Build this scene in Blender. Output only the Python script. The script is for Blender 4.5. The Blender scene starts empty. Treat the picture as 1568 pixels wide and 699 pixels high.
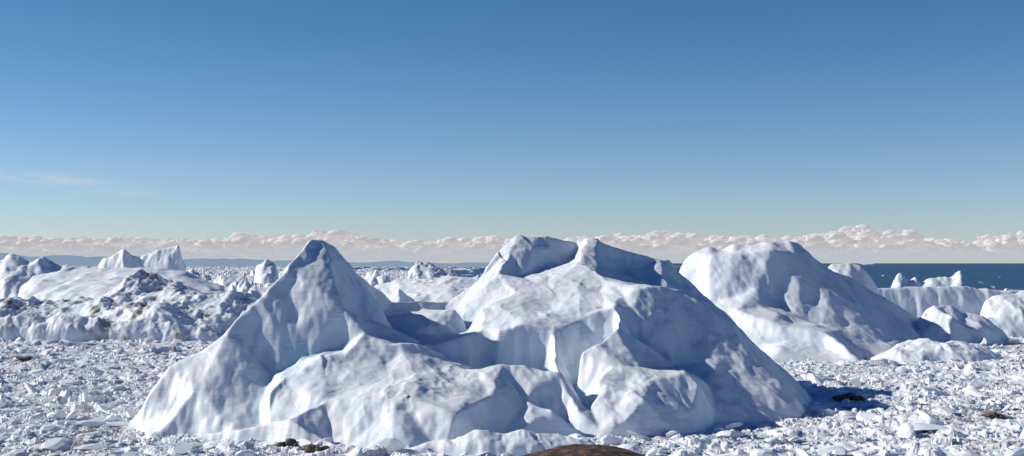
import bpy, math, numpy as np
from mathutils import Vector
from mathutils.geometry import delaunay_2d_cdt
rng=np.random.default_rng(7)
H=40.0; F=1893.0; CU=784.0; CV=403.0
def P(u,v,D): return ((u-CU)/F*D, D, H-(v-CV)/F*D)
def G(u,v,z=-2.0):
    D=H*F/(v-CV); return ((u-CU)/F*D, D, z)
# ---------- noise ----------
def _h(ix,iy,seed):
    n=(ix.astype(np.int64)*374761393+iy.astype(np.int64)*668265263+seed*1442695041)&0xffffffff
    n=((n^(n>>13))*1274126177)&0xffffffff
    n=((n^(n>>16))*2246822519)&0xffffffff
    n=n^(n>>15)
    return (n&0xffffff)/float(0xffffff)
def perlin(x,y,seed=0):
    x0=np.floor(x);y0=np.floor(y);fx=x-x0;fy=y-y0
    u=fx*fx*fx*(fx*(fx*6-15)+10);v=fy*fy*fy*(fy*(fy*6-15)+10)
    def g(ix,iy,dx,dy):
        a=_h(ix,iy,seed)*6.2831853
        return np.cos(a)*dx+np.sin(a)*dy
    n00=g(x0,y0,fx,fy);n10=g(x0+1,y0,fx-1,fy);n01=g(x0,y0+1,fx,fy-1);n11=g(x0+1,y0+1,fx-1,fy-1)
    return ((n00*(1-u)+n10*u)*(1-v)+(n01*(1-u)+n11*u)*v)*1.5
def fbm(x,y,seed=0,o=4,g=0.5):
    r=0;a=1;s=0
    for i in range(o):
        r=r+a*perlin(x*2**i+i*17.3,y*2**i-i*9.1,seed+i);s+=a;a*=g
    return r/s
def ridged(x,y,seed=0,o=3):
    r=0;a=1;s=0
    for i in range(o):
        r=r+a*(1-np.abs(perlin(x*2**i+i*7.7,y*2**i+i*3.1,seed+i))*2);s+=a;a*=0.4
    return r/s
def ss(a,b,x):
    t=np.clip((x-a)/(b-a),0,1);return t*t*(3-2*t)
def cells(x,y,s,seed):
    X=x/s;Y=y/s;ix=np.floor(X);iy=np.floor(Y)
    F1=np.full(X.shape,9.);F2=np.full(X.shape,9.)
    r=np.zeros(X.shape);r2=np.zeros(X.shape);dx1=np.zeros(X.shape);dy1=np.zeros(X.shape)
    for i in(-1,0,1):
        for j in(-1,0,1):
            cx=ix+i;cy=iy+j
            h1=_h(cx,cy,seed);h2=_h(cx,cy,seed+11)
            dx=X-(cx+.1+.8*h1);dy=Y-(cy+.1+.8*h2)
            d=np.sqrt(dx*dx+dy*dy);m=d<F1
            F2=np.where(m,F1,np.minimum(F2,d));F1=np.where(m,d,F1)
            h3=_h(cx,cy,seed+23);h4=_h(cx,cy,seed+37)
            r=np.where(m,h3,r);r2=np.where(m,h4,r2);dx1=np.where(m,dx,dx1);dy1=np.where(m,dy,dy1)
    return F1,F2,r,r2,dx1,dy1
def scallop(x,y,s,seed):
    """melt scallops: smooth bowls of unequal depth meeting in sharp crests (0..1)"""
    X=x/s;Y=y/s;ix=np.floor(X);iy=np.floor(Y);best=np.full(X.shape,9.)
    for i in(-1,0,1):
        for j in(-1,0,1):
            cx=ix+i;cy=iy+j
            dx=X-(cx+_h(cx,cy,seed));dy=Y-(cy+_h(cx,cy,seed+11))
            best=np.minimum(best,dx*dx+dy*dy+.35*_h(cx,cy,seed+5))
    return best
def blocks(x,y,s,seed,thr,amp=.35,tilt=.5):
    F1,F2,r,r2,dx,dy=cells(x,y,s,seed)
    a=r2*6.283*3
    h=s*amp*(0.25+r2)+s*tilt*(np.cos(a)*dx+np.sin(a)*dy)*(.3+r2)
    m=ss(0.03,0.22,F2-F1)*(r>thr)
    return np.maximum(h,0)*m,r2
def blur(A,sig):
    if sig>14:
        st=int(sig/6);B=A[::st,::st];B=blur(B,sig/st)
        yy=np.arange(A.shape[0])/st;xx=np.arange(A.shape[1])/st
        gx,gy=np.meshgrid(xx,yy);return bil(B,gx,gy)
    n=int(3*sig)+1
    k=np.exp(-.5*(np.arange(-n,n+1)/sig)**2);k/=k.sum()
    for ax in(0,1):
        B=np.pad(A,[(n,n) if i==ax else (0,0) for i in(0,1)],mode='edge')
        out=np.zeros_like(A)
        for i,w in enumerate(k):
            out+=w*(B[i:i+A.shape[0],:] if ax==0 else B[:,i:i+A.shape[1]])
        A=out
    return A
def bil(A,fx,fy):
    fx=np.clip(fx,0,A.shape[1]-1.001);fy=np.clip(fy,0,A.shape[0]-1.001)
    x0=fx.astype(int);y0=fy.astype(int);a=fx-x0;b=fy-y0
    return (A[y0,x0]*(1-a)+A[y0,x0+1]*a)*(1-b)+(A[y0+1,x0]*(1-a)+A[y0+1,x0+1]*a)*b
def mesh_np(name,V,Fq,mat,smooth=True,attrs=None):
    me=bpy.data.meshes.new(name)
    V=np.asarray(V,dtype=np.float32);Fq=np.asarray(Fq,dtype=np.int32)
    k=Fq.shape[1]
    me.vertices.add(len(V));me.vertices.foreach_set('co',V.ravel())
    me.loops.add(Fq.size);me.loops.foreach_set('vertex_index',Fq.ravel())
    me.polygons.add(len(Fq));me.polygons.foreach_set('loop_start',np.arange(0,Fq.size,k,dtype=np.int32))
    try: me.polygons.foreach_set('loop_total',np.full(len(Fq),k,dtype=np.int32))
    except Exception: pass
    me.polygons.foreach_set('use_smooth',np.full(len(Fq),smooth))
    if attrs:
        for n,a in attrs.items():
            at=me.attributes.new(n,'FLOAT','POINT');at.data.foreach_set('value',np.asarray(a,dtype=np.float32).ravel())
    me.update(calc_edges=True)
    ob=bpy.data.objects.new(name,me);bpy.context.scene.collection.objects.link(ob)
    if mat: me.materials.append(mat)
    return ob
def gridfaces(ny,nx,mask=None):
    i=np.arange(ny*nx).reshape(ny,nx)
    f=np.stack([i[:-1,:-1],i[:-1,1:],i[1:,1:],i[1:,:-1]],-1).reshape(-1,4)
    if mask is not None:
        m=(mask[:-1,:-1]|mask[:-1,1:]|mask[1:,1:]|mask[1:,:-1]).reshape(-1);f=f[m]
    return f
# ---------- materials ----------
def newmat(n):
    m=bpy.data.materials.new(n);m.use_nodes=True;m.node_tree.nodes.clear();return m,m.node_tree
def N(nt,t,**k):
    n=nt.nodes.new(t)
    for a,b in k.items():
        if a in n.bl_rna.properties: setattr(n,a,b)
        else: n.inputs[a].default_value=b
    return n
def mix(nt,fac,a,b):
    n=nt.nodes.new('ShaderNodeMix');n.data_type='RGBA'
    if isinstance(fac,(int,float)): n.inputs[0].default_value=fac
    else: nt.links.new(fac,n.inputs[0])
    for s,i in((a,6),(b,7)):
        if isinstance(s,tuple): n.inputs[i].default_value=(*s,1) if len(s)==3 else s
        else: nt.links.new(s,n.inputs[i])
    return n.outputs[2]
def rampn(nt,src,a,b):
    n=nt.nodes.new('ShaderNodeMapRange');n.interpolation_type='SMOOTHSTEP'
    n.inputs[1].default_value=a;n.inputs[2].default_value=b;nt.links.new(src,n.inputs[0]);return n.outputs[0]
def mul(nt,a,b,op='MULTIPLY'):
    n=nt.nodes.new('ShaderNodeMath');n.operation=op
    for s,i in((a,0),(b,1)):
        if isinstance(s,(int,float)): n.inputs[i].default_value=s
        else: nt.links.new(s,n.inputs[i])
    return n.outputs[0]
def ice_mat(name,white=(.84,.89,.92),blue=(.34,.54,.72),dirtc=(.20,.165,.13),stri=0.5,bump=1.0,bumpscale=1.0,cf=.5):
    m,nt=newmat(name);L=nt.links.new
    tc=N(nt,'ShaderNodeTexCoord');co=tc.outputs['Object']
    def noise(s,d=6,r=.55,dist=0):
        n=N(nt,'ShaderNodeTexNoise');n.inputs['Scale'].default_value=s;n.inputs['Detail'].default_value=d
        n.inputs['Roughness'].default_value=r;n.inputs['Distortion'].default_value=dist;L(co,n.inputs['Vector']);return n.outputs[0]
    n1=noise(.05/bumpscale,5);n2=noise(.3/bumpscale,5,.5,.3);n3=noise(1.6/bumpscale,6,.65)
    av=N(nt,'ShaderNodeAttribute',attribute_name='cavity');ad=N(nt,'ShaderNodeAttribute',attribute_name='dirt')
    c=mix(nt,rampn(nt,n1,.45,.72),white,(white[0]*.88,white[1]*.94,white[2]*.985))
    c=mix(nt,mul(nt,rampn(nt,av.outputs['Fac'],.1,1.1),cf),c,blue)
    d=mul(nt,ad.outputs['Fac'],rampn(nt,n2,.38,.62))
    c=mix(nt,d,c,dirtc)
    b=N(nt,'ShaderNodeBsdfPrincipled');L(c,b.inputs['Base Color'])
    b.inputs['Roughness'].default_value=.5;b.inputs['Specular IOR Level'].default_value=.3
    mp=N(nt,'ShaderNodeMapping');mp.inputs['Rotation'].default_value=(.5,.55,.2);mp.inputs['Scale'].default_value=(.06,.2,1.6);L(co,mp.inputs[0])
    w=N(nt,'ShaderNodeTexNoise');w.inputs['Scale'].default_value=1.0/bumpscale;w.inputs['Detail'].default_value=4;w.inputs['Distortion'].default_value=.3;L(mp.outputs[0],w.inputs['Vector'])
    def bp(h,st,di,prev=None):
        q=N(nt,'ShaderNodeBump');q.inputs['Strength'].default_value=st;q.inputs['Distance'].default_value=di;L(h,q.inputs['Height'])
        if prev: L(prev,q.inputs['Normal'])
        return q.outputs[0]
    nn=bp(n2,.08*bump,.5*bumpscale);nn=bp(w.outputs[0],stri*.65,.4*bumpscale,nn);nn=bp(n3,.45*bump,.10*bumpscale,nn)
    L(nn,b.inputs['Normal'])
    o=N(nt,'ShaderNodeOutputMaterial');L(b.outputs[0],o.inputs[0]);return m
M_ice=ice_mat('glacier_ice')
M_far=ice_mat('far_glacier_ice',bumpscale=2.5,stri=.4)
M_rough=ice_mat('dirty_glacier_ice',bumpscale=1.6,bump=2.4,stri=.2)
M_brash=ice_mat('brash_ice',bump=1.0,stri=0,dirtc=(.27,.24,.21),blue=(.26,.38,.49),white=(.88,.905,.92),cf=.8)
# ---------- berg builder ----------
def berg(name,lines,base,res=.4,mat=None,warp=1.2,wsc=12,big=1.2,bsc=16,mid=.45,msc=5,fine=.12,soft=1.0,blk=0,blks=6,dirt=None,seed=1,basez=-3.0,cavk=.6,roughf=None,planar=0,psc=9):
    v2=[];z=[];ed=[]
    for ln in lines+[base+[base[0]]]:
        prev=None
        for k,p in enumerate(ln):
            idx=None
            for q in range(len(v2)):
                if abs(v2[q][0]-p[0])<.05 and abs(v2[q][1]-p[1])<.05: idx=q;break
            if idx is None: idx=len(v2);v2.append((p[0],p[1]));z.append(p[2])
            if prev is not None and prev!=idx: ed.append((prev,idx))
            prev=idx
    ov,oe,of,ovo,_,_=delaunay_2d_cdt([Vector(p) for p in v2],ed,[],0,1e-4)
    zz=[]
    for i,p in enumerate(ov):
        if ovo[i]: zz.append(z[ovo[i][0]])
        else:
            best=(1e9,0)
            for a,b in ed:
                A=Vector(v2[a]);B=Vector(v2[b]);ab=B-A
                t=max(0,min(1,(p-A).dot(ab)/ab.length_squared));d=(A+ab*t-p).length
                if d<best[0]-1e-6: best=(d,z[a]*(1-t)+z[b]*t)
                elif d<best[0]+1e-3: best=(best[0],max(best[1],z[a]*(1-t)+z[b]*t))
            zz.append(best[1])
    xs=[p[0] for p in ov];ys=[p[1] for p in ov]
    x0,x1,y0,y1=min(xs)-4*res,max(xs)+4*res,min(ys)-4*res,max(ys)+4*res
    nx=int((x1-x0)/res)+2;ny=int((y1-y0)/res)+2
    A=np.full((ny,nx),basez)
    for f in of:
        a,b,c=[ov[i] for i in f];za,zb,zc=[zz[i] for i in f]
        det=(b.y-c.y)*(a.x-c.x)+(c.x-b.x)*(a.y-c.y)
        if abs(det)<1e-9: continue
        i0=max(0,int((min(a.x,b.x,c.x)-x0)/res));i1=min(nx,int((max(a.x,b.x,c.x)-x0)/res)+2)
        j0=max(0,int((min(a.y,b.y,c.y)-y0)/res));j1=min(ny,int((max(a.y,b.y,c.y)-y0)/res)+2)
        gx,gy=np.meshgrid(x0+np.arange(i0,i1)*res,y0+np.arange(j0,j1)*res)
        l1=((b.y-c.y)*(gx-c.x)+(c.x-b.x)*(gy-c.y))/det;l2=((c.y-a.y)*(gx-c.x)+(a.x-c.x)*(gy-c.y))/det;l3=1-l1-l2
        m=(l1>=-1e-6)&(l2>=-1e-6)&(l3>=-1e-6)
        sub=A[j0:j1,i0:i1];sub[m]=(l1*za+l2*zb+l3*zc)[m]
    A=blur(A,soft/res)
    gx,gy=np.meshgrid(x0+np.arange(nx)*res,y0+np.arange(ny)*res)
    wx=warp*(fbm(gx/wsc,gy/wsc,seed+50,4)*2);wy=warp*(fbm(gx/wsc,gy/wsc,seed+70,4)*2)
    Z=bil(A,(gx+wx-x0)/res,(gy+wy-y0)/res)
    k=ss(-1.5,5,Z)
    px_=gx+1.5*wx+.5*Z;py_=gy+1.5*wy-.4*Z
    rough=ss(-.3,.3,fbm(gx/20,gy/20,seed+41,2))*.85+.15
    if roughf is not None: rough=rough*roughf(gx,gy)
    Z=Z+k*(big*(scallop(px_,py_*.7,bsc,seed)-.3)+mid*rough*(scallop(px_,py_,msc,seed+5)-.3)+.35*mid*rough*(scallop(px_,py_,msc*.4,seed+6)-.35)+fine*fbm(gx/1.3+Z*.3,gy/1.3,seed+9,3)*2)
    if planar>0:
        X=px_/psc;Y=py_*.8/psc;ix=np.floor(X);iy=np.floor(Y);bst=np.full(X.shape,-9.)
        for i in(-1,0,1):
            for j in(-1,0,1):
                cx=ix+i;cy=iy+j;dx=X-(cx+_h(cx,cy,seed+201));dy=Y-(cy+_h(cx,cy,seed+202))
                a=_h(cx,cy,seed+203)*6.283
                bst=np.maximum(bst,.5*(np.cos(a)*dx+np.sin(a)*dy)-.9*np.maximum(np.abs(dx),np.abs(dy))+.3*_h(cx,cy,seed+204))
        Z=Z+k*planar*(bst+.25)
    if blk>0:
        b1,r=blocks(gx+wx,gy+wy,blks,seed+90,.35,.35,.7);b2,_=blocks(gx+wx,gy+wy,blks*.45,seed+95,.3,.4,.7)
        Z=Z+k*blk*(b1+b2)
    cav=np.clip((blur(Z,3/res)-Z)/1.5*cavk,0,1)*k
    if cavk: cav=np.clip(cav+np.clip((blur(Z,9/res)-Z)/6,0,.9)*k,0,1)  # wide hollows and cliff foot tinted bluer: shade painted into the ice colour
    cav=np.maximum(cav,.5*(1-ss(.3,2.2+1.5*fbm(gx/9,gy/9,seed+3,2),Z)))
    dd=np.zeros_like(Z)
    if dirt: dd=dirt*ss(.0,.35,fbm(gx/22,gy/22,seed+33,4)+.25*fbm(gx/4,gy/4,seed+34,3))
    V=np.stack([gx,gy,Z],-1).reshape(-1,3)
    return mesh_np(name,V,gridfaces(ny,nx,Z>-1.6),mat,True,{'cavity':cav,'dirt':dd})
def simple(name,sil,D,tf=25,tb=30,slope=None,**k):
    ridge=[P(u,v,D) for u,v in sil]
    mx=max(p[2] for p in ridge)
    fr=[];md=[];bk=[]
    for x,y,z in ridge:
        q=.35+.65*max(z,0)/mx
        fr.append((x*(D-tf*q)/D,D-tf*q,-3.0));md.append((x*(D-tf*q*.62)/D,D-tf*q*.62,max(z*.5,-2)));bk.append((x*(D+tb*q)/D,D+tb*q,-3.0))
    e0=ridge[0];e1=ridge[-1]
    base=fr+[(e1[0]+2,e1[1],-3.0)]+bk[::-1]+[(e0[0]-2,e0[1],-3.0)]
    return berg(name,[ridge,md],base,**k)
# ---------- main iceberg ----------
R1=[P(*t) for t in [(218,655,294),(228,605,297),(255,568,299),(300,545,302),(345,512,304),(390,480,307),(412,450,310),(437,420,314),(455,404,318),(464,380,322),(476,367,325),(496,370,327),(512,386,331),(540,410,338),(570,440,345),(600,462,350),(650,476,352),(690,495,350),(718,512,344)]]
R2=[P(*t) for t in [(476,367,325),(466,412,317),(488,440,312),(524,475,308),(562,508,304),(600,530,302)]]
V1=[P(*t) for t in [(510,420,336),(545,452,342),(580,492,338),(612,522,330),(650,531,322),(690,549,315),(722,562,311)]]
R3=[P(*t) for t in [(413,640,284),(415,605,288),(440,578,292),(480,560,296),(530,545,299),(575,533,301),(640,529,303),(665,545,302),(700,560,300),(730,566,298),(770,558,298),(820,562,298),(855,572,296),(868,600,293),(890,630,288),(925,660,285)]]
LF=[P(*t) for t in [(405,655,287),(401,610,293),(422,577,299),(466,552,303),(520,536,305)]]
LF2=[P(*t) for t in [(255,568,299),(300,600,293),(340,640,288)]]
S1=[P(*t) for t in [(440,640,276),(500,612,282),(560,590,289),(610,612,277),(660,605,284),(700,635,272),(745,610,286),(800,612,290),(845,625,286)]]
S2=[P(*t) for t in [(560,590,289),(590,560,297),(620,545,301)]]
S3=[P(*t) for t in [(610,612,277),(640,575,292),(665,545,302)]]
S4=[P(*t) for t in [(700,635,272),(715,600,287),(730,566,298)]]
R4=[P(*t) for t in [(690,495,350),(672,480,354),(692,462,358),(725,440,362),(746,417,366),(753,398,368),(770,377,372),(790,359,376),(800,363,377),(816,361,378),(838,363,380),(858,368,382),(876,379,383),(884,372,384),(897,367,384),(912,368,384),(926,382,384),(938,398,384),(962,411,384),(985,413,386),(1010,401,392),(1028,399,394),(1042,420,394)]]
R5=[P(*t) for t in [(790,359,376),(781,385,369),(766,420,358),(798,424,363),(832,410,371),(862,408,374),(878,395,381)]]
R5m=[P(*t) for t in [(795,385,370),(815,380,372),(838,381,375),(860,389,379)]]
R5b=[P(*t) for t in [(897,367,384),(889,402,368),(868,425,357),(820,438,353),(790,450,349)]]
R5d=[P(*t) for t in [(912,368,384),(915,400,370),(912,425,360)]]
R5c=[P(*t) for t in [(889,402,368),(930,432,352),(955,455,341)]]
BK=[P(*t) for t in [(950,428,378),(990,435,374),(1020,442,372)]]
MID=[P(*t) for t in [(700,480,345),(740,478,337),(800,470,338),(850,478,335),(890,490,332),(925,470,336)]]
R6=[P(*t) for t in [(718,512,342),(735,507,327),(762,506,323),(800,499,324),(845,510,322),(853,540,316),(858,568,310),(872,590,304)]]
mo=[(726,590,322),(760,600,322.3),(800,600,323.2),(833,600,319.5),(845,600,310)]
R6b=[P(*t) for t in mo]
SHADE_MOAT=[P(*t) for t in [(735,600,311),(770,606,309),(810,606,309),(838,602,306)]]  # unseen hollow behind the rim, added to keep bounce light off the cliff
R7=[P(*t) for t in [(955,455,342),(985,445,342),(1010,441,344),(1040,450,346),(1080,470,345),(1110,490,343),(1140,528,338),(1165,560,333),(1190,588,328),(1215,615,324),(1224,636,320)]]
R8=[P(*t) for t in [(925,448,347),(937,470,333),(945,500,322),(925,525,316),(892,538,312)]]
V8=[P(*t) for t in [(868,566,318),(893,596,315),(884,614,305),(905,644,292)]]
V9=[P(*t) for t in [(893,596,315),(935,560,325),(985,548,329),(1040,562,326),(1085,590,319),(1100,630,306)]]
R9=[P(*t) for t in [(905,628,291),(916,590,299),(935,562,306),(975,563,308),(1000,582,301),(1050,572,306),(1072,590,303),(1062,625,297)]]
R9b=[P(*t) for t in [(1000,582,301),(985,615,290),(960,645,285)]]
RS=[P(*t) for t in [(972,475,336),(1000,500,333),(1060,515,336),(1095,545,332),(1140,585,326),(1180,625,318)]]
base=[G(206,658),G(222,668),G(300,668),G(400,672),G(450,675),G(520,683),G(600,691),G(680,687),G(760,674),G(860,666),G(925,670),G(1000,669),G(1060,666),G(1100,657),G(1180,650),G(1232,640),
 (84,335,-3),(92,365,-3),(84,400,-3),(60,435,-3),(0,430,-3),(-30,400,-3),(-60,375,-3),(-85,335,-3),(-97,308,-3)]
rf=lambda gx,gy: 1.0+1.2*(ss(306,298,gy)*ss(-62,-54,gx))
berg('large_iceberg',[R1,R2,V1,R3,LF,LF2,S1,S2,S3,S4,R4,R5,R5m,R5b,R5c,R5d,BK,MID,R6,R6b,SHADE_MOAT,R7,R8,V8,V9,R9,R9b,RS],base,res=.24,mat=M_ice,warp=1.1,wsc=14,big=1.3,bsc=17,mid=.4,msc=5.5,fine=.03,soft=.35,seed=3,roughf=rf,planar=1.3,psc=9)
# ---------- right iceberg ----------
C1=[P(*t) for t in [(1034,448,585),(1038,420,588),(1045,402,591),(1060,390,593),(1085,376,596),(1105,383,596),(1120,374,596),(1150,376,596),(1180,370,596),(1205,366,596),(1225,374,598),(1245,393,600),(1270,409,604),(1300,425,612),(1340,450,620),(1375,470,628),(1410,490,634),(1440,509,636),(1456,520,636)]]
C1b=[P(*t) for t in [(1060,390,593),(1090,395,582),(1130,392,580),(1180,385,582),(1215,390,586)]]
C2=[P(*t) for t in [(1130,392,580),(1145,420,573),(1165,440,566),(1180,472,556)]]
C3=[P(*t) for t in [(1080,470,560),(1125,477,546),(1170,490,537),(1205,500,532),(1262,512,526),(1295,535,512),(1315,550,505)]]
C3b=[P(*t) for t in [(1125,497,544),(1205,520,530),(1262,533,522),(1300,550,507)]]
C4=[P(*t) for t in [(1190,472,562),(1230,490,556),(1290,505,554),(1340,525,550)]]
C5=[P(*t) for t in [(1205,366,596),(1215,390,586),(1260,430,580),(1330,490,566),(1390,525,563)]]
cb=[G(1030,535),G(1080,545),G(1170,557),G(1240,556),G(1312,557),G(1335,549),G(1390,535),G(1430,530),G(1462,522),(235,670,-3),(200,690,-3),(140,690,-3),(80,660,-3)]
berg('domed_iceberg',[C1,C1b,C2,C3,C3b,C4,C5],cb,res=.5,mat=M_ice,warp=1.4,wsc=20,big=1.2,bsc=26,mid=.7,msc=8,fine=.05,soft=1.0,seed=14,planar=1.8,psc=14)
# ---------- other bergs ----------
simple('pyramidal_iceberg',[(1255,440),(1272,402),(1300,401),(1318,405),(1334,425),(1345,450)],760,tf=40,res=1,mat=M_far,seed=21,big=2,mid=1)
simple('tabular_iceberg',[(1325,445),(1345,441),(1400,440),(1450,439),(1500,442),(1540,445),(1600,441),(1700,440),(1800,446)],880,tf=10,tb=90,res=1,mat=M_far,seed=22,big=2,bsc=30,mid=1.6,soft=.6)
simple('jagged_iceberg',[(1398,492),(1412,476),(1438,470),(1455,465),(1475,478),(1500,484),(1530,508),(1552,532)],620,tf=28,res=.6,mat=M_ice,seed=23,big=3,bsc=14,mid=1.2,soft=.5,planar=2)
simple('blocky_iceberg',[(1500,480),(1508,462),(1530,452),(1560,449),(1600,452),(1640,465),(1680,500)],690,tf=28,res=.7,mat=M_ice,seed=24,big=4,bsc=16,mid=1.5,soft=.5,planar=2)
simple('spired_iceberg',[(1362,442),(1372,420),(1380,417),(1392,430),(1402,424),(1408,434),(1425,425),(1440,423),(1455,425),(1470,413),(1482,424),(1500,433),(1530,441)],1250,tf=30,tb=30,res=1.1,mat=M_far,seed=25,big=3,mid=1.5,soft=1.0)
simple('low_iceberg',[(1325,553),(1345,540),(1380,529),(1410,526),(1440,531),(1470,527),(1500,530),(1530,545),(1550,552)],520,tf=22,tb=24,res=.5,mat=M_ice,seed=26,big=3,bsc=12,mid=1.4,blk=.1,soft=.5,planar=1.5)
simple('slab_iceberg',[(150,405),(158,396),(172,392),(190,382),(203,391),(212,391),(232,386),(262,377),(273,375),(279,396),(285,408)],1300,tf=25,tb=40,res=1.1,mat=M_far,seed=27,big=3,mid=1.5,soft=.4)
simple('ice_ridge',[(-90,412),(-40,400),(0,404),(14,396),(28,396),(50,402),(66,398),(95,405),(140,410)],1150,tf=70,tb=60,res=1.4,mat=M_far,seed=28,big=7,bsc=30,mid=4,msc=12,blk=.1,blks=14,planar=5,psc=18)
simple('domed_ice_sheet',[(30,440),(60,424),(100,413),(150,409),(220,412),(280,419),(320,430),(345,440)],980,tf=170,tb=80,res=1.5,mat=M_far,seed=29,big=5,bsc=50,mid=3,msc=16,planar=3,psc=30)
simple('rubble_iceberg',[(-120,462),(-40,455),(20,459),(60,464),(110,457),(165,455),(190,438),(215,427),(240,424),(270,436),(300,444),(340,452),(400,462),(450,475),(520,480)],760,tf=120,tb=60,res=.75,mat=M_rough,seed=30,big=8,bsc=26,mid=3.0,msc=9,fine=.35,blk=.14,blks=8,dirt=1.0,soft=.8,planar=4,psc=12)
simple('rubble_iceberg',[(-140,500),(-60,490),(0,492),(50,487),(100,485),(140,492),(200,490),(260,498),(310,505),(350,520)],640,tf=12,tb=70,res=.6,mat=M_rough,seed=31,big=4,bsc=18,mid=2.0,msc=7,fine=.3,blk=.05,blks=6,dirt=.7,soft=.6,planar=3,psc=10)
simple('smooth_iceberg',[(560,450),(580,434),(610,429),(650,427),(700,425),(740,426),(790,440)],860,tf=90,tb=60,res=1.1,mat=M_far,seed=32,big=4,bsc=40,mid=2)
simple('small_iceberg',[(590,462),(600,447),(612,441),(622,452),(640,462)],700,tf=16,tb=20,res=.6,mat=M_ice,seed=33,soft=.6)
simple('small_iceberg',[(392,408),(402,402),(409,396),(416,402),(425,407)],2200,tf=60,tb=60,res=2,mat=M_far,seed=34,big=3,mid=2)
simple('rubble_iceberg',[(625,415),(640,404),(660,402),(680,412),(700,416)],1600,tf=50,tb=50,res=1.3,mat=M_rough,seed=35,big=6,mid=3,blk=.2,blks=12,dirt=.7)
simple('bergy_bit',[(560,699),(600,690),(650,681),(700,666),(745,658),(780,663),(815,659),(860,661),(900,673),(950,684),(985,700)],262,tf=6,tb=10,res=.25,mat=M_ice,seed=36,big=2.2,bsc=9,mid=.8,msc=3,soft=.35,planar=1,psc=5)
rr=np.random.default_rng(77)
spots=[(rr.uniform(-60,470),rr.uniform(900,3200)) for _ in range(20)]+[(rr.uniform(540,760),rr.uniform(1000,2600)) for _ in range(9)]+[(1352,1350),(1545,1500),(1340,950),(1010,1900),(1250,1200)]
spots+=[(rr.uniform(-60,470),rr.uniform(850,2000)) for _ in range(12)]
for i,(u,D) in enumerate(spots):
    w=rr.uniform(12,34)*(1200/D)**.3;hz=rr.uniform(9,24)+ (D-900)*.006
    if 29<=i<34: hz=rr.uniform(7,12);w=rr.uniform(8,14)
    if i>=34: hz=rr.uniform(7,16);w=rr.uniform(14,40)
    n=7;sil=[];flat=i%3==0;tl=rr.uniform(-.35,.35)
    for k in range(n):
        t=k/(n-1)
        if flat:
            zz=hz*.75*(1+tl*(t-.5)*2)*rr.uniform(.95,1.05) if 0<k<n-1 else 0
            o=(-1+2*t)*w*(1.27 if 0<k<n-1 else 1)
        else:
            zz=hz*(math.sin(math.pi*min(max(t,.04),.96))**.6)*rr.uniform(.55,1.1) if 0<k<n-1 else 0
            o=(-1+2*t)*w
        sil.append((u+o,CV+(H-zz)*F/D))
    sil.sort(key=lambda q:q[0])
    simple('small_iceberg',sil,D,tf=hz*(.6 if flat else 1.0),tb=hz*1.8,res=max(.9,D/1300),mat=M_far,seed=200+i,big=3,bsc=16,mid=2,msc=7,soft=.6,planar=3,psc=12)
# ---------- brash ice field ----------
nc=1600
D=[225.]
while D[-1]<14000: D.append(D[-1]*(1.0028 if D[-1]<1500 else 1.006))
D=np.array(D);ang=np.radians(np.linspace(-32,32,nc))
AA,DD=np.meshgrid(ang,D)
X=DD*np.sin(AA);Y=DD*np.cos(AA)
wx=fbm(X/9,Y/9,401,3)*5;wy=fbm(X/9,Y/9,402,3)*5
Z=-.2+.65*fbm(X/16,Y/16,410,4)+.4*fbm(X/3.5,Y/3.5,411,3)
near=1-ss(700,1500,DD)
b,_=blocks(X+wx*.2,Y+wy*.2,1.6,500,.4,.18,.18);Z+=b*(1-ss(350,700,DD))
b,_=blocks(X+wx*.3,Y+wy*.3,3,505,.6,.15,.18);Z+=b*(1-ss(500,1000,DD))
b,_=blocks(X+wx*.6,Y+wy*.6,6.5,510,.76,.10,.14);Z+=b*near
b,_=blocks(X+wx,Y+wy,15,520,.86,.08,.14);Z+=b
m=ss(500,900,DD);b,_=blocks(X+wx*2,Y+wy*2,24,530,.78,.11,.2);Z+=b*m
m=ss(1000,2200,DD);b,_=blocks(X+wx*3,Y+wy*3,60,540,.8,.12,.2);Z+=b*m*(ss(200,-400,X)*.8+.1)
Z+=ss(.05,.5,fbm(X/90,Y/90,415,4))*ss(350,900,DD)*5*(ridged(X/14,Y/14,416,4))*ss(300,-100,X)
az=np.tan(AA)*F+CU
edge=np.interp(az,[-300,0,450,560,750,1000,1300,1400,1560,2000],[14000,14000,10000,6500,3500,2200,1500,1350,1250,1200])*(1+.35*fbm(X/600,Y/600,77,4))
Z=Z-6*ss(.85,1.0,DD/edge)
dirt=ss(.08,.45,fbm(X/28,Y/28,430,5)+.6*fbm(X/3,Y/3,431,3))*.9
cav=np.clip(.4-Z*1.2,0,1)  # low gaps go blue-grey: shade between chunks painted into the colour
mesh_np('brash_ice_field',np.stack([X,Y,Z],-1).reshape(-1,3),gridfaces(*X.shape,mask=Z>-1.0),M_brash,False,{'cavity':cav,'dirt':dirt})
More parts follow.
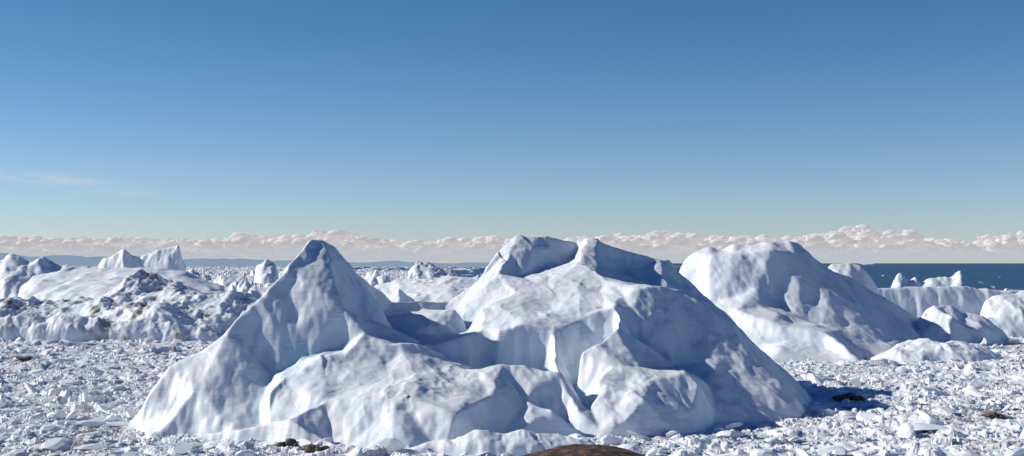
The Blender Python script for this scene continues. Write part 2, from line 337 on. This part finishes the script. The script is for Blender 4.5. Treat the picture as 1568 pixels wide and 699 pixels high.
# loose ice blocks
import bmesh
bm=bmesh.new();bmesh.ops.create_icosphere(bm,subdivisions=2,radius=1)
bv=np.array([v.co[:] for v in bm.verts]);bf=np.array([[v.index for v in f.verts] for f in bm.faces]);bm.free()
def scatter(name,n,dmin,dmax,smin,smax,mat,seed,pw=3,fl=(.2,.6),tl=.3,dp=.03,smooth=False):
    r=np.random.default_rng(seed)
    d=dmin*(dmax/dmin)**(r.random(n)**.9);a=np.radians(r.uniform(-31,31,n))
    s=smin*(smax/smin)**(r.random(n)**pw)*(1+(d/1100))
    VV=np.empty((n,len(bv),3));att=np.empty((n,len(bv)))
    for i in range(n):
        p=bv*1.0
        Q,_=np.linalg.qr(r.normal(size=(3,3)));p=p@Q
        for _k in range(7):
            nn=r.normal(size=3);nn/=np.linalg.norm(nn);c=r.uniform(.35,.8)
            dd=p@nn-c;p=p-np.maximum(dd,0)[:,None]*nn
        p=p*np.array([r.uniform(.8,2.1),r.uniform(.7,1.4),r.uniform(*fl)])
        Q,_=np.linalg.qr(np.eye(3)+tl*r.normal(size=(3,3)));p=p@Q
        th=r.uniform(0,6.28);p=p@np.array([[math.cos(th),math.sin(th),0],[-math.sin(th),math.cos(th),0],[0,0,1]])
        p=p*s[i]*.5
        p+=np.array([d[i]*math.sin(a[i]),d[i]*math.cos(a[i]),.06*s[i]+.1])
        VV[i]=p;att[i]=(.9 if r.random()<dp else 0)
    FF=(bf[None]+np.arange(n)[:,None,None]*len(bv)).reshape(-1,3)
    return mesh_np(name,VV.reshape(-1,3),FF,mat,smooth,{'dirt':att.ravel(),'cavity':att.ravel()*0})
scatter('brash_ice_blocks',9000,228,1200,.4,4.8,M_brash,5,fl=(.2,.6))
scatter('ice_floes',260,240,900,2.5,7,M_brash,9,pw=1.8,fl=(.2,.4),tl=.1,dp=.0)
m_rock,nt=newmat('dark_rock')
nz=N(nt,'ShaderNodeTexNoise',Scale=.9);nz.inputs['Detail'].default_value=8
bs=N(nt,'ShaderNodeBsdfPrincipled',Roughness=.85);nt.links.new(mix(nt,rampn(nt,nz.outputs[0],.35,.65),(.035,.03,.027),(.16,.13,.10)),bs.inputs['Base Color'])
tc=N(nt,'ShaderNodeTexCoord');nt.links.new(tc.outputs['Object'],nz.inputs['Vector'])
bq=N(nt,'ShaderNodeBump',Distance=.4);nt.links.new(nz.outputs[0],bq.inputs['Height']);nt.links.new(bq.outputs[0],bs.inputs['Normal'])
nt.links.new(bs.outputs[0],N(nt,'ShaderNodeOutputMaterial').inputs[0])
def boulder(u,v,w,h,seed):
    r=np.random.default_rng(seed);x,y,_=G(u,v);Vs=[];Fs=[];n=0
    for k in range(6):
        Q,_=np.linalg.qr(r.normal(size=(3,3)));p=bv@Q
        for _k in range(6):
            nn=r.normal(size=3);nn/=np.linalg.norm(nn);c=r.uniform(.45,.85)
            dd=p@nn-c;p=p-np.maximum(dd,0)[:,None]*nn
        q=.75 if k==0 else r.uniform(.25,.55)
        p=p*np.array([w,w*.7,h])*.6*q+np.array([x+(0 if k==0 else r.uniform(-.6,.6)*w),y+(0 if k==0 else r.uniform(-.4,.4)*w),h*.35*q+.3])
        Vs.append(p);Fs.append(bf+n);n+=len(bv)
    mesh_np('boulder',np.concatenate(Vs),np.concatenate(Fs),m_rock,False)
for t in [(1298,613,6.5,3),(1518,640,4,2),(447,684,4,2.4),(478,692,4.5,2.6),(352,690,3,1),(40,552,9,2.5)]:
    boulder(*t[:4],int(t[0]))
# ---------- sea ----------
ms,nt=newmat('sea_water')
bs=N(nt,'ShaderNodeBsdfPrincipled',Roughness=.45);bs.inputs['Base Color'].default_value=(.04,.105,.20,1);bs.inputs['Specular IOR Level'].default_value=.15
tc=N(nt,'ShaderNodeTexCoord');nz=N(nt,'ShaderNodeTexNoise',Scale=.12);nz.inputs['Detail'].default_value=6
nt.links.new(tc.outputs['Object'],nz.inputs['Vector'])
bq=N(nt,'ShaderNodeBump',Distance=.8,Strength=.5);nt.links.new(nz.outputs[0],bq.inputs['Height']);nt.links.new(bq.outputs[0],bs.inputs['Normal'])
nt.links.new(bs.outputs[0],N(nt,'ShaderNodeOutputMaterial').inputs[0])
S=120000
mesh_np('sea',[(-S,-S,-.3),(S,-S,-.3),(S,S,-.3),(-S,S,-.3)],[[0,1,2,3]],ms,False)
# ---------- rocky headland ----------
gx,gy=np.meshgrid(np.linspace(-45,60,260),np.linspace(-30,110,340))
Z=H-2.0-.20*np.maximum(gy,0)-1.2
cx,cy,cz=P(898,681,62)
bump=cz-((gx-cx)/13)**2*9-((gy-cy)/9)**2*3
Z=np.maximum(Z-ss(45,100,gy)*45,bump)+.12*fbm(gx/2,gy/2,5,5)+.1*ridged(gx/5,gy/5,8,3)-.15
mr,nt=newmat('headland_rock')
tc=N(nt,'ShaderNodeTexCoord');nz=N(nt,'ShaderNodeTexNoise',Scale=1.6);nz.inputs['Detail'].default_value=9;nt.links.new(tc.outputs['Object'],nz.inputs['Vector'])
bs=N(nt,'ShaderNodeBsdfPrincipled',Roughness=.9);nt.links.new(mix(nt,rampn(nt,nz.outputs[0],.4,.62),(.03,.019,.013),(.13,.075,.045)),bs.inputs['Base Color'])
bq=N(nt,'ShaderNodeBump',Distance=.3);nt.links.new(nz.outputs[0],bq.inputs['Height']);nt.links.new(bq.outputs[0],bs.inputs['Normal'])
nt.links.new(bs.outputs[0],N(nt,'ShaderNodeOutputMaterial').inputs[0])
mesh_np('rocky_headland',np.stack([gx,gy,Z],-1).reshape(-1,3),gridfaces(*gx.shape),mr)
# ---------- distant hills ----------
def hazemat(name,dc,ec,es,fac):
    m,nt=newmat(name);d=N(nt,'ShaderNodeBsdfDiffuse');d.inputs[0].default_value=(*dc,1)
    e=N(nt,'ShaderNodeEmission');e.inputs[0].default_value=(*ec,1);e.inputs[1].default_value=es  # self-glow mixed in to paint distance haze
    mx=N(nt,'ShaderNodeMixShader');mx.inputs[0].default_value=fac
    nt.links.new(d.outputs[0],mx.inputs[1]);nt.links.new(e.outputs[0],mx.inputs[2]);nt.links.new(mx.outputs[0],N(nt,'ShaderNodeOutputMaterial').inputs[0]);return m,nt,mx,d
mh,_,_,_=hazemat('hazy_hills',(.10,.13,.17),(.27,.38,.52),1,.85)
x=np.linspace(-16000,1800,500)
yy=np.linspace(12000,15500,30)
gx,gy=np.meshgrid(x,yy)
prof=np.interp((gx/13000*F+CU),[-1500,-100,60,200,330,450,520,620,760,900],[150,125,115,95,75,60,55,45,30,0])
Z=prof*(.75+.9*fbm(gx/900,gy/2500,91,5))*np.sin(np.clip((gy-12000)/3500,0,1)*math.pi)**.7*1.25
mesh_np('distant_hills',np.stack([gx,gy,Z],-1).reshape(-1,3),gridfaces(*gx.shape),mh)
# ---------- cloud bank ----------
mc,nt,mx,d=hazemat('cumulus_cloud',(.86,.84,.83),(.62,.57,.58),1,.45)
bm=bmesh.new();bmesh.ops.create_icosphere(bm,subdivisions=3,radius=1)
cv=np.array([v.co[:] for v in bm.verts]);cf=np.array([[v.index for v in f.verts] for f in bm.faces]);bm.free()
DC=24000.;px=DC/F
Vs=[];Fs=[];n=0
r=np.random.default_rng(12)
for u in np.arange(-900,2500,5.):
    top=33+7*float(fbm(np.array([u/150.]),np.array([3.3]),61,2)[0])*2+8*float(fbm(np.array([u/35.]),np.array([1.3]),62,3)[0])*2
    top+= 8*math.exp(-((u-1330)/90)**2)+6*math.exp(-((u-1060)/60)**2)+4*math.exp(-((u-100)/120)**2)+8*math.exp(-((u-1590)/70)**2)
    top=max(top,14)
    for k in range(10):
        h=(top-4)*r.random()**.6
        rad=(5.5+6*r.random()) if k<5 else (2.5+3*r.random())
        rad*=(1-.45*h/(top+6))
        h=min(h,top-rad*.6)
        c=np.array([(u+r.uniform(-8,8)-CU)*px,DC+r.uniform(-900,900),(h+6)*px+H])
        p=cv*rad*px
        p=p*(1+.09*np.sin(cv@r.normal(size=(3,3))*4).sum(1)[:,None]+.06*np.sin(cv@r.normal(size=(3,3))*9).sum(1)[:,None])
        p=p*np.array([1.7,1.3,.75])+c
        Vs.append(p);Fs.append(cf+n);n+=len(cv)
tc=N(nt,'ShaderNodeNewGeometry');sx=N(nt,'ShaderNodeSeparateXYZ');nt.links.new(tc.outputs['Position'],sx.inputs[0])
fz=rampn(nt,sx.outputs[2],38*px,8*px)
ml=nt.nodes.new('ShaderNodeMapRange');nt.links.new(fz,ml.inputs[0]);ml.inputs[3].default_value=.66;ml.inputs[4].default_value=.95  # painted glow lifts the clouds' dark sides, more haze towards the bottom
nt.links.new(ml.outputs[0],mx.inputs[0])
e=[q for q in nt.nodes if q.type=='EMISSION'][0]
nt.links.new(mix(nt,fz,(.67,.64,.645),(.52,.56,.62)),e.inputs[0])
mesh_np('cloud_bank',np.concatenate(Vs),np.concatenate(Fs),mc)
# thin cirrus
mci,nt=newmat('cirrus');tc=N(nt,'ShaderNodeTexCoord');mp=N(nt,'ShaderNodeMapping');mp.inputs['Scale'].default_value=(.0006,.0006,.006);mp.inputs['Rotation'].default_value=(0,.05,0)
nz=N(nt,'ShaderNodeTexNoise',Scale=1.);nz.inputs['Detail'].default_value=8;nz.inputs['Distortion'].default_value=.8
nt.links.new(tc.outputs['Object'],mp.inputs[0]);nt.links.new(mp.outputs[0],nz.inputs['Vector'])
at=N(nt,'ShaderNodeAttribute',attribute_name='dens')
tr=N(nt,'ShaderNodeBsdfTransparent');em=N(nt,'ShaderNodeEmission');em.inputs[0].default_value=(.72,.68,.70,1)
ms_=N(nt,'ShaderNodeMixShader');nt.links.new(mul(nt,mul(nt,rampn(nt,nz.outputs[0],.30,.70),at.outputs['Fac']),.6),ms_.inputs[0])
nt.links.new(tr.outputs[0],ms_.inputs[1]);nt.links.new(em.outputs[0],ms_.inputs[2]);nt.links.new(ms_.outputs[0],N(nt,'ShaderNodeOutputMaterial').inputs[0])
gu,gv=np.meshgrid(np.linspace(-400,330,60),np.linspace(250,315,24))
DCi=30000.+0*gu
cen=268+(gu)*.09
den=np.exp(-((gv-cen)/9)**2)*ss(240,20,gu)*ss(-400,-250,gu)+.5*np.exp(-((gv-297)/5)**2)*ss(260,200,gu)*ss(60,150,gu)
V=np.stack([(gu-CU)/F*DCi,DCi,H-(gv-CV)/F*DCi],-1).reshape(-1,3)
mesh_np('cirrus_cloud',V,gridfaces(*gu.shape),mci,True,{'dens':den})
# ---------- light ----------
EL=math.radians(29);ROT=math.radians(-81)
w=bpy.data.worlds.new('World');bpy.context.scene.world=w;w.use_nodes=True;nt=w.node_tree
bg=nt.nodes['Background'];sk=nt.nodes.new('ShaderNodeTexSky');sk.sky_type='NISHITA';sk.sun_disc=False
sk.sun_elevation=EL;sk.sun_rotation=ROT;sk.air_density=1.0;sk.dust_density=.1;sk.ozone_density=1.5;sk.altitude=200
g=nt.nodes.new('ShaderNodeTexCoord');sx=nt.nodes.new('ShaderNodeSeparateXYZ');nt.links.new(g.outputs['Generated'],sx.inputs[0])
el=rampn(nt,sx.outputs[2],-.05,.23)
tint=mix(nt,el,(.90,1.05,1.50),(.34,.66,.95))
tint=mix(nt,rampn(nt,sx.outputs[2],.21,.36),tint,(.03,.20,.56))
mm=nt.nodes.new('ShaderNodeMix');mm.data_type='RGBA';mm.blend_type='MULTIPLY';mm.inputs[0].default_value=1
nt.links.new(sk.outputs[0],mm.inputs[6]);nt.links.new(tint,mm.inputs[7])
nt.links.new(mm.outputs[2],bg.inputs[0]);bg.inputs[1].default_value=.085
sun=bpy.data.lights.new('sun','SUN');sun.energy=5;sun.angle=math.radians(.5);sun.color=(1,.95,.88)
so=bpy.data.objects.new('sun',sun);bpy.context.scene.collection.objects.link(so)
ds=Vector((math.sin(ROT)*math.cos(EL),math.cos(ROT)*math.cos(EL),math.sin(EL)))
so.rotation_euler=ds.to_track_quat('Z','Y').to_euler()
cam=bpy.data.cameras.new('camera');co=bpy.data.objects.new('camera',cam);bpy.context.scene.collection.objects.link(co)
cam.sensor_width=36;cam.lens=36*F/1568;cam.clip_end=400000;cam.clip_start=.5
co.location=(0,0,H);co.rotation_euler=(math.radians(90)+math.atan(53.5/F),0,0)
bpy.context.scene.camera=co
bpy.context.scene.view_settings.view_transform='Standard';bpy.context.scene.view_settings.look='None'
